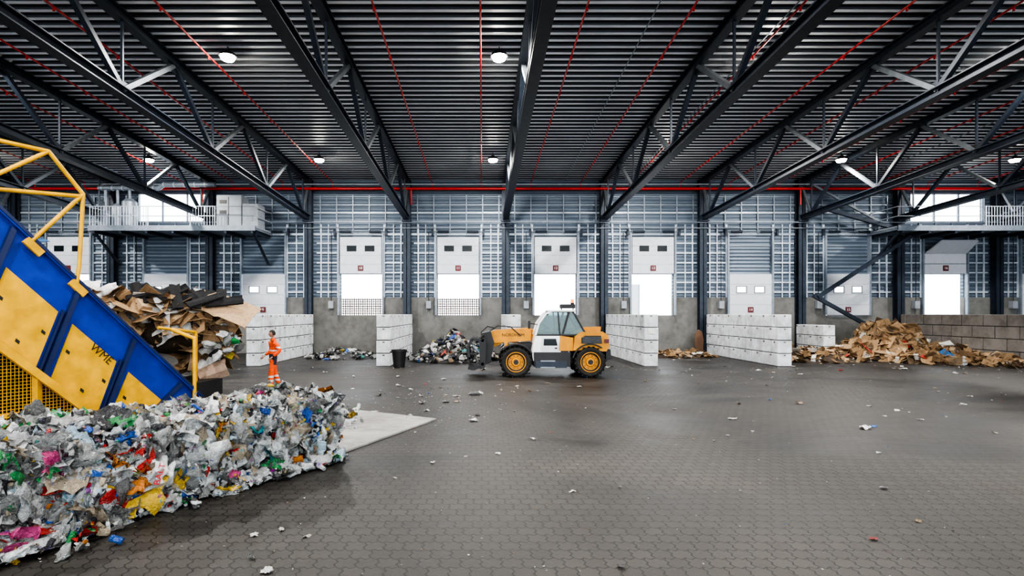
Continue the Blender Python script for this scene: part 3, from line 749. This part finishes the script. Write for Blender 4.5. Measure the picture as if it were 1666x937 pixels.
# ---------------------------------------------------------------- telehandler
b=MB(); YN_=21.5; Yf=23.75; yc=(YN_+Yf)/2
def wheel(x,y0,y1,r=.58):
    prof=[(y0+.06,.30),(y0+.04,.36),(y0,r*.86),(y0+.05,r*.97),(y0+.14,r),(y1-.14,r),(y1-.05,r*.97),(y1,r*.86),(y1-.04,.36)]
    n=40
    v=[];f=[]
    for yy,rr in prof:
        for i in range(n): t=2*math.pi*i/n; v.append((x+rr*math.cos(t),yy,.58+rr*math.sin(t)))
    for k in range(len(prof)-1):
        for i in range(n): f.append((k*n+i,k*n+(i+1)%n,(k+1)*n+(i+1)%n,(k+1)*n+i))
    b.add(v,f,'rubber',True)
    for i in range(20):
        t=2*math.pi*i/20
        for sg,ya,yb in((1,y0+.02,(y0+y1)/2),(-1,(y0+y1)/2,y1-.02)):
            t2=t+(.08 if sg>0 else 0); p=Vector((x+math.cos(t2)*r,ya,.58+math.sin(t2)*r)); q=Vector((x+math.cos(t2+.12*sg)*r,yb,.58+math.sin(t2+.12*sg)*r)); b.beam(p,q,.05,.05,'rubber')
    b.cone((x,y0+.03,.58),(x,y0+.12,.58),.365,.31,'lyellow',32,False); b.cone((x,y0+.12,.58),(x,y0+.13,.58),.31,.31,'lyellow',32)
    b.cone((x,y0+.02,.58),(x,y0+.13,.58),.15,.19,'lyellow',20); b.cone((x,y0-.0,.58),(x,y0+.03,.58),.09,.1,'black',16)
    for i in range(10): t=2*math.pi*i/10; b.cone((x+.24*math.cos(t),y0+.10,.58+.24*math.sin(t)),(x+.24*math.cos(t),y0+.13,.58+.24*math.sin(t)),.02,.02,'black',6)
    for i in range(24):
        t=2*math.pi*i/24; t2=2*math.pi*(i+1)/24; b.beam((x+.37*math.cos(t),y0+.03,.58+.37*math.sin(t)),(x+.37*math.cos(t2),y0+.03,.58+.37*math.sin(t2)),.03,.03,'lyellow')
for x in(1.27,4.09):
    wheel(x,YN_,YN_+.46); wheel(x,Yf-.46,Yf)
    b.cone((x,YN_+.4,.58),(x,Yf-.4,.58),.13,.13,'black',14)
b.prism([(.75,.62),(.95,.95),(1.9,1.0),(3.5,1.0),(4.7,.95),(4.78,.6),(4.2,.5),(1.2,.45)],yc-.55,yc+.55,'black')
b.prism([(1.95,.40),(1.95,.95),(3.35,.95),(3.35,.40)],YN_+.12,Yf-.12,'black')
b.prism([(2.0,.36),(2.0,.62),(3.2,.62),(3.2,.36)],YN_+.04,YN_+.14,'steel')
b.box(2.2,2.75,YN_+.0,YN_+.2,.36,.40,'galvd'); b.box(2.2,2.75,YN_+.0,YN_+.2,.6,.64,'galvd')
def fender(x,a0,a1,k,y0=YN_-.01,y1=YN_+.5):
    N=10;v=[]
    for i in range(N+1):
        t=a0+(a1-a0)*i/N
        for rr in(.66,.71):
            for yy in(y0,y1): v.append((x+rr*math.cos(t),yy,.58+rr*math.sin(t)))
    f=[]
    for i in range(N):
        q=i*4; f+=[(q,q+4,q+5,q+1),(q+2,q+3,q+7,q+6),(q,q+2,q+6,q+4),(q+1,q+5,q+7,q+3)]
    b.add(v,f,k)
fender(1.27,.5,2.4,'black'); fender(4.09,.9,2.9,'black'); fender(1.27,.5,2.4,'black',Yf-.5,Yf+.01); fender(4.09,.9,2.9,'black',Yf-.5,Yf+.01)
b.prism([(3.45,1.02),(3.5,1.55),(3.75,1.72),(4.55,1.74),(4.78,1.6),(4.82,1.15),(4.7,.98)],YN_+.1,Yf-.1,'lyellow')
b.prism([(4.72,.62),(4.72,1.1),(4.9,1.05),(4.92,.7)],YN_+.25,Yf-.25,'black')
b.prism([(3.75,1.28),(3.75,1.5),(3.9,1.58),(4.5,1.58),(4.54,1.28)],YN_+.085,YN_+.11,'black')
for i in range(4): b.box(3.8,4.5,YN_+.07,YN_+.09,1.32+i*.06,1.335+i*.06,'steel2')
b.box(4.62,4.8,YN_+.07,YN_+.12,1.3,1.45,'redd')
ya,yb=YN_+.18,yc+.1
b.prism([(1.93,.62),(1.88,1.0),(2.02,1.60),(2.95,1.60),(3.3,1.25),(3.3,.75),(3.05,.5),(2.35,.5)],ya,yb,'white')
b.prism([(2.3,.66),(2.22,1.1),(2.28,1.5),(2.85,1.5),(2.95,1.1),(2.85,.62)],ya-.015,ya,'doorw')
b.prism([(2.32,1.2),(2.34,1.46),(2.8,1.46),(2.86,1.2)],ya-.02,ya-.01,'glassd')
b.box(2.75,2.85,ya-.04,ya-.01,1.08,1.13,'black'); b.box(2.98,3.28,ya-.012,ya,.85,1.1,'black')
b.prism([(2.9,1.0),(3.46,1.0),(3.46,1.5),(2.95,1.58)],ya-.02,ya+.3,'lyellow')
gh=[(2.02,1.60),(2.15,2.05),(2.42,2.42),(2.62,2.50),(3.45,2.50),(3.62,2.2),(3.95,1.62),(3.5,1.6)]
b.prism(gh,ya+.03,yb-.03,'cabglass')
for yy in(ya+.02,yb-.02):
    for a,c in zip(gh[:3],gh[1:4]): b.beam((a[0],yy,a[1]),(c[0],yy,c[1]),.06,.075,'white')
    for a,c in zip(gh[3:-1],gh[4:]): b.beam((a[0],yy,a[1]),(c[0],yy,c[1]),.06,.06,'black')
    b.beam((2.95,yy,1.6),(2.88,yy,2.5),.05,.05,'black'); b.beam((3.05,yy,1.6),(3.3,yy,2.5),.04,.08,'black'); b.beam((2.02,yy,1.6),(3.95,yy,1.6),.05,.06,'black')
b.cbox(2.5,3.55,ya-.02,yb+.02,2.48,2.56,.03,'white')
b.cbox(2.85,3.2,ya+.3,ya+.75,1.62,1.74,.03,'black'); b.prism([(3.12,1.7),(3.2,2.2),(3.3,2.2),(3.26,1.7)],ya+.3,ya+.75,'black'); b.tube([(2.35,ya+.5,1.6),(2.5,ya+.5,1.9)],.03,'black'); b.cone((2.48,ya+.5,1.89),(2.51,ya+.5,1.93),.18,.18,'black',16)
b.cbox(3.0,3.55,ya+.1,ya+.5,2.62,2.78,.02,'black'); b.beam((3.05,ya+.3,2.55),(3.05,ya+.3,2.65),.04,.04,'black'); b.beam((3.5,ya+.3,2.55),(3.5,ya+.3,2.65),.04,.04,'black')
b.cone((3.48,ya+.35,2.78),(3.48,ya+.35,2.84),.07,.07,'black',14); b.cone((3.48,ya+.35,2.84),(3.48,ya+.35,2.98),.065,.055,'beacon',14)
b.cbox(2.42,2.52,ya,ya+.14,2.36,2.5,.02,'black')
b.beam((2.1,ya-.02,2.0),(1.8,ya-.2,2.05),.03,.03,'black'); b.cbox(1.72,1.8,ya-.3,ya-.1,1.85,2.15,.02,'black')
y1_,y2_=yc+.15,yc+.55
b.prism([(4.7,1.55),(4.75,1.9),(2.2,1.80),(.55,1.72),(.45,1.34),(2.2,1.38)],y1_,y2_,'lyellow')
b.prism([(1.9,1.36),(1.9,1.86),(.5,1.77),(.3,1.70),(.28,1.36),(.45,1.26)],y1_-.5,y2_-.1,'lyellow')
b.prism([(.9,1.36),(.9,1.32),(.5,1.12),(.25,1.18),(.3,1.6)],y1_-.42,y2_-.2,'lyellow')
b.tube([(1.75,y1_-.3,1.15),(.8,y1_-.3,1.3)],.06,'galv',12); b.tube([(2.2,y1_-.3,1.1),(1.4,y1_-.3,1.2)],.09,'black',12)
b.prism([(1.0,.95),(1.2,1.25),(2.0,1.28),(2.0,.95)],yc-.5,yc+.5,'black')
for yy in (YN_+.35,Yf-.4): b.cbox(.85,.98,yy,yy+.22,1.15,1.35,.02,'lyellow'); b.box(.84,.86,yy+.03,yy+.19,1.18,1.32,'white')
for i in range(4):
    y=y1_-.52+i*.05; b.tube([(1.5,y,1.55),(1.1,y,1.9),(.6,y,1.95),(.25,y,1.7),(.1,y,1.4)],.022,'black',6)
b.tube([(.5,y1_-.5,1.85),(.2,y1_-.5,1.92),(-.05,y1_-.5,1.7),(.05,y1_-.5,1.2)],.025,'black',6)
b.prism([(.32,1.74),(.46,1.3),(.3,.5),(.0,.42),(-.06,1.65)],y1_-.7,y2_,'black')
for yy in(YN_+.15,Yf-.3):
    b.prism([(.05,1.5),(.15,1.3),(.1,.35),(-.1,.3),(-.12,1.35)],yy,yy+.1,'black')
b.tube([(.0,YN_+.15,1.4),(.0,Yf-.2,1.4)],.06,'black'); b.tube([(.0,YN_+.15,.5),(.0,Yf-.2,.5)],.06,'black')
for i in range(7):
    yy=YN_+.2+i*.3
    for a,c in(((.0,.45),(-.35,.3)),((-.35,.3),(-.55,.36)),((-.05,1.4),(-.4,1.45)),((-.4,1.45),(-.55,1.15)),((-.55,1.15),(-.52,.75))):
        b.beam((a[0],yy,a[1]),(c[0],yy,c[1]),.07,.11,'black')
for z in(1.38,.9): b.tube([(-.42,YN_+.2,z),(-.42,YN_+2.0,z)],.05,'black')
b.tube([(-.02,YN_+.5,.8),(-.4,YN_+.5,1.2)],.05,'galvd'); b.tube([(.05,YN_+.3,1.6),(-.25,YN_+.3,1.3)],.05,'rubber')
tele=b.make('telehandler',bevel=.008)
text('NORDHEIM','boom_lettering',.17,(1.2,y1_-.51,1.58),FR,'textblk',tele)

# ---------------------------------------------------------------- worker (faces -X)
def skinmesh(chains,rad,levels=2,bs=0.0):
    me=bpy.data.meshes.new('tmp'); vs=[];ed=[];rs=[];roots=[]
    idx={}
    def vid(n):
        if n not in idx: idx[n]=len(vs); vs.append(rad[n][:3]); rs.append(rad[n][3:])
        return idx[n]
    seen=set()
    for ch in chains:
        for a,c in zip(ch[:-1],ch[1:]):
            if a not in seen and c not in seen: roots.append(vid(a))
            seen.add(a);seen.add(c); ed.append((vid(a),vid(c)))
    me.from_pydata(vs,ed,[]); o=bpy.data.objects.new('tmp',me); scene.collection.objects.link(o)
    sk=o.modifiers.new('s','SKIN'); sk.branch_smoothing=bs
    sv=me.skin_vertices[0].data
    for i,r in enumerate(rs): sv[i].radius=(r[0],r[1] if len(r)>1 else r[0]); sv[i].use_root=(i in roots)
    ss=o.modifiers.new('ss','SUBSURF'); ss.levels=levels; ss.render_levels=levels
    dg=bpy.context.evaluated_depsgraph_get(); dg.update(); m2=bpy.data.meshes.new_from_object(o.evaluated_get(dg))
    V=[v.co[:] for v in m2.vertices]; F=[list(p.vertices) for p in m2.polygons]
    bpy.data.objects.remove(o); return V,F
J={ 'pel':(0,0,.97,.15,.17),'wai':(0,0,1.12,.145,.17),'che':(.01,0,1.30,.15,.19),'uc':(.01,0,1.42,.12,.15),'nk':(0,0,1.53,.060),'nk2':(-.02,0,1.62,.056),
 'ls':(.01,-.20,1.42,.085),'le':(.10,-.31,1.19,.070),'lw':(-.10,-.28,1.02,.048),
 'rs':(.01,.20,1.42,.085),'re':(.05,.29,1.17,.070),'rw':(-.14,.25,1.03,.048),
 'lh':(0,-.10,.90,.125),'lm':(-.05,-.11,.70,.108),'lk':(-.10,-.11,.50,.092),'la':(-.12,-.11,.15,.078),'lf':(-.13,-.11,.055,.052),'lt':(-.30,-.12,.04,.042),
 'rh':(0,.10,.90,.125),'rm':(.04,.11,.70,.108),'rk':(.07,.11,.50,.092),'ra':(.20,.11,.17,.078),'rf':(.21,.11,.065,.052),'rt':(.05,.12,.04,.042)}
V,F=skinmesh([('pel','wai','che','uc','nk','nk2'),('uc','ls','le','lw'),('uc','rs','re','rw'),('pel','lh','lm','lk','la','lf','lt'),('pel','rh','rm','rk','ra','rf','rt')],J,3,.6)
bmb=bmesh.new(); vv=[bmb.verts.new(p) for p in V]
for f in F:
    try: bmb.faces.new([vv[i] for i in f])
    except ValueError: pass
for zc in(.11,.22,.28,.35,.41,.74,.90,1.08,1.16,1.21,1.26,1.31,1.515):
    bmesh.ops.bisect_plane(bmb,geom=bmb.verts[:]+bmb.edges[:]+bmb.faces[:],dist=1e-5,plane_co=(0,0,zc),plane_no=(0,0,1))
bmb.verts.index_update(); V=[q.co[:] for q in bmb.verts]; F=[[q.index for q in f.verts] for f in bmb.faces]; bmb.free()
w=MB(); ks=[]
for f in F:
    c=sum((Vector(V[i]) for i in f),Vector())/len(f)
    arm=abs(c.y)>.20 or (abs(c.x)>.165 and c.z>.8)
    if c.z<.11: k='black'
    elif c.z>1.515: k='skin' if abs(c.y)<.09 else 'orange'
    elif (.22<c.z<.28 or .35<c.z<.41): k='refl'
    elif not arm and .90<c.z<1.08 : k='navy'
    elif c.z<.9 and c.z>.74 and abs(c.y)>.16 and abs(c.y)<.24 and c.x>-.06: k='navy'
    elif not arm and 1.16<c.z<1.21: k='refl'
    elif abs(c.y)>.21 and 1.26<c.z<1.31: k='refl'
    else: k='orange'
    ks.append(k)
w.add(V,F,ks,True)
w.cone((.005,0,1.49),(-.01,0,1.565),.092,.074,'orange',20,False)
def hand(wx,wy,wz,sy,dirv):
    d=Vector(dirv).normalized(); side=Vector((0,sy,0)); pn=d.cross(side).normalized(); side=pn.cross(d).normalized()
    R={}; ch=[]
    w0=Vector((wx,wy,wz)); 
    def P_(n,a,s_,c,*r): p=w0+d*a+pn*s_+side*c; R[n]=(p.x,p.y,p.z,*r)
    P_('w',-.02,0,0,.030,.026); P_('p',.05,0,0,.036,.020); P_('p2',.085,0,0,.034,.016); ch.append(('w','p','p2'))
    for i,(o,L) in enumerate(((.027,.072),(.009,.082),(-.009,.076),(-.027,.060))):
        P_('a%d'%i,.075,o,0,.010); P_('b%d'%i,.095+L*.35,o,-.006,.0095); P_('c%d'%i,.095+L*.65,o*1.0,-.022,.009); P_('d%d'%i,.09+L*.82,o,-.042,.008); ch.append(('a%d'%i,'b%d'%i,'c%d'%i,'d%d'%i))
    P_('t0',.03,.022,0,.013); P_('t1',.06,.052,-.01,.0115); P_('t2',.09,.062,-.022,.010); ch.append(('t0','t1','t2'))
    V,F=skinmesh(ch,R,1); w.add(V,F,'skin',True)
hand(-.13,-.275,.995,1,(-.7,.1,-.55)); hand(-.17,.245,1.01,-1,(-.7,-.1,-.5))
bmh=bmesh.new(); bmesh.ops.create_uvsphere(bmh,u_segments=36,v_segments=24,radius=1)
hc=Vector((-.035,0,1.705))
for q in bmh.verts:
    x,y,z=q.co; X=x*.098; Y=y*.076; Z=z*.118
    if z<0: Y*=1-.28*(-z)**1.3; 
    if x<0 and z<0: X*=1-.05*z*z
    if x>0 and z<-.2: X*=1-.35*(-z-.2)
    if x<-.5:
        nose=math.exp(-((y/.14)**2+((z+.17)/.16)**2)); X-=.024*nose
        X+=.008*(math.exp(-(((abs(y)-.36)/.16)**2+((z-.04)/.12)**2)))
        X-=.006*math.exp(-((y/.3)**2+((z+.52)/.07)**2)); X-=.008*math.exp(-((y/.3)**2+((z+.82)/.15)**2)); X-=.004*math.exp(-((z-.18)/.08)**2-(y/.6)**2)
    q.co=Vector((X,Y,Z))+hc
hw=MB()
hw.bm(bmh,'skin',True)
bmh=bmesh.new(); bmesh.ops.create_uvsphere(bmh,u_segments=32,v_segments=20,radius=1)
dl=[q for q in bmh.verts if (q.co.z<.42 and q.co.x<-.15) or (q.co.z<-.35) or (q.co.z<.1 and q.co.x<.05)]
bmesh.ops.delete(bmh,geom=dl,context='VERTS')
for q in bmh.verts: q.co=Vector((q.co.x*.104+.003,q.co.y*.082,q.co.z*.124+.002))+hc
hw.bm(bmh,'hair',True)
for sy in(-1,1):
    for k,r,p in(('white',.0115,(-.116,sy*.029,1.712)),('hair',.0065,(-.1245,sy*.030,1.712))):
        bmh=bmesh.new(); bmesh.ops.create_icosphere(bmh,subdivisions=2,radius=r)
        for q in bmh.verts: q.co+=Vector(p)
        hw.bm(bmh,k,True)
    hw.beam((-.128,sy*.016,1.735),(-.122,sy*.044,1.735),.006,.007,'hair')
    bmh=bmesh.new(); bmesh.ops.create_icosphere(bmh,subdivisions=2,radius=1)
    for q in bmh.verts: q.co=Vector((q.co.x*.02-.03,q.co.y*.009+sy*.077,q.co.z*.032+1.70))
    hw.bm(bmh,'skin',True)
hw.beam((-.130,-.022,1.644),(-.130,.022,1.644),.006,.006,'redd')
BODY=40; ang=math.radians(-30); piv=Vector((-.02,0,0)); Rz=Matrix.Rotation(ang,3,'Z')
hv=[tuple(Rz@(Vector(p)-piv)+piv) for p in hw.v]
w.add(hv,hw.f,[hw.mats[i] for i in hw.m],True)
wo=w.make('worker'); wo.location=(-6.75,18.35,.012); wo.rotation_euler=(0,0,math.radians(BODY)); wo.scale=(1.03,1.03,1.03)

# ---------------------------------------------------------------- world & camera
wd=bpy.data.worlds.new('sky'); scene.world=wd; wd.use_nodes=True
bg=wd.node_tree.nodes['Background']; bg.inputs[0].default_value=(.89,.95,1,1); bg.inputs[1].default_value=4.0
cam=bpy.data.cameras.new('cam'); co=bpy.data.objects.new('cam',cam); scene.collection.objects.link(co)
co.location=(0,0,2.4); co.rotation_euler=(math.pi/2,0,0); cam.sensor_width=36; cam.lens=20; cam.shift_x=48/1666; cam.shift_y=42.5/1666; cam.clip_end=500
scene.camera=co
scene.view_settings.view_transform='AgX'; scene.view_settings.look='AgX - High Contrast'; scene.view_settings.exposure=.3
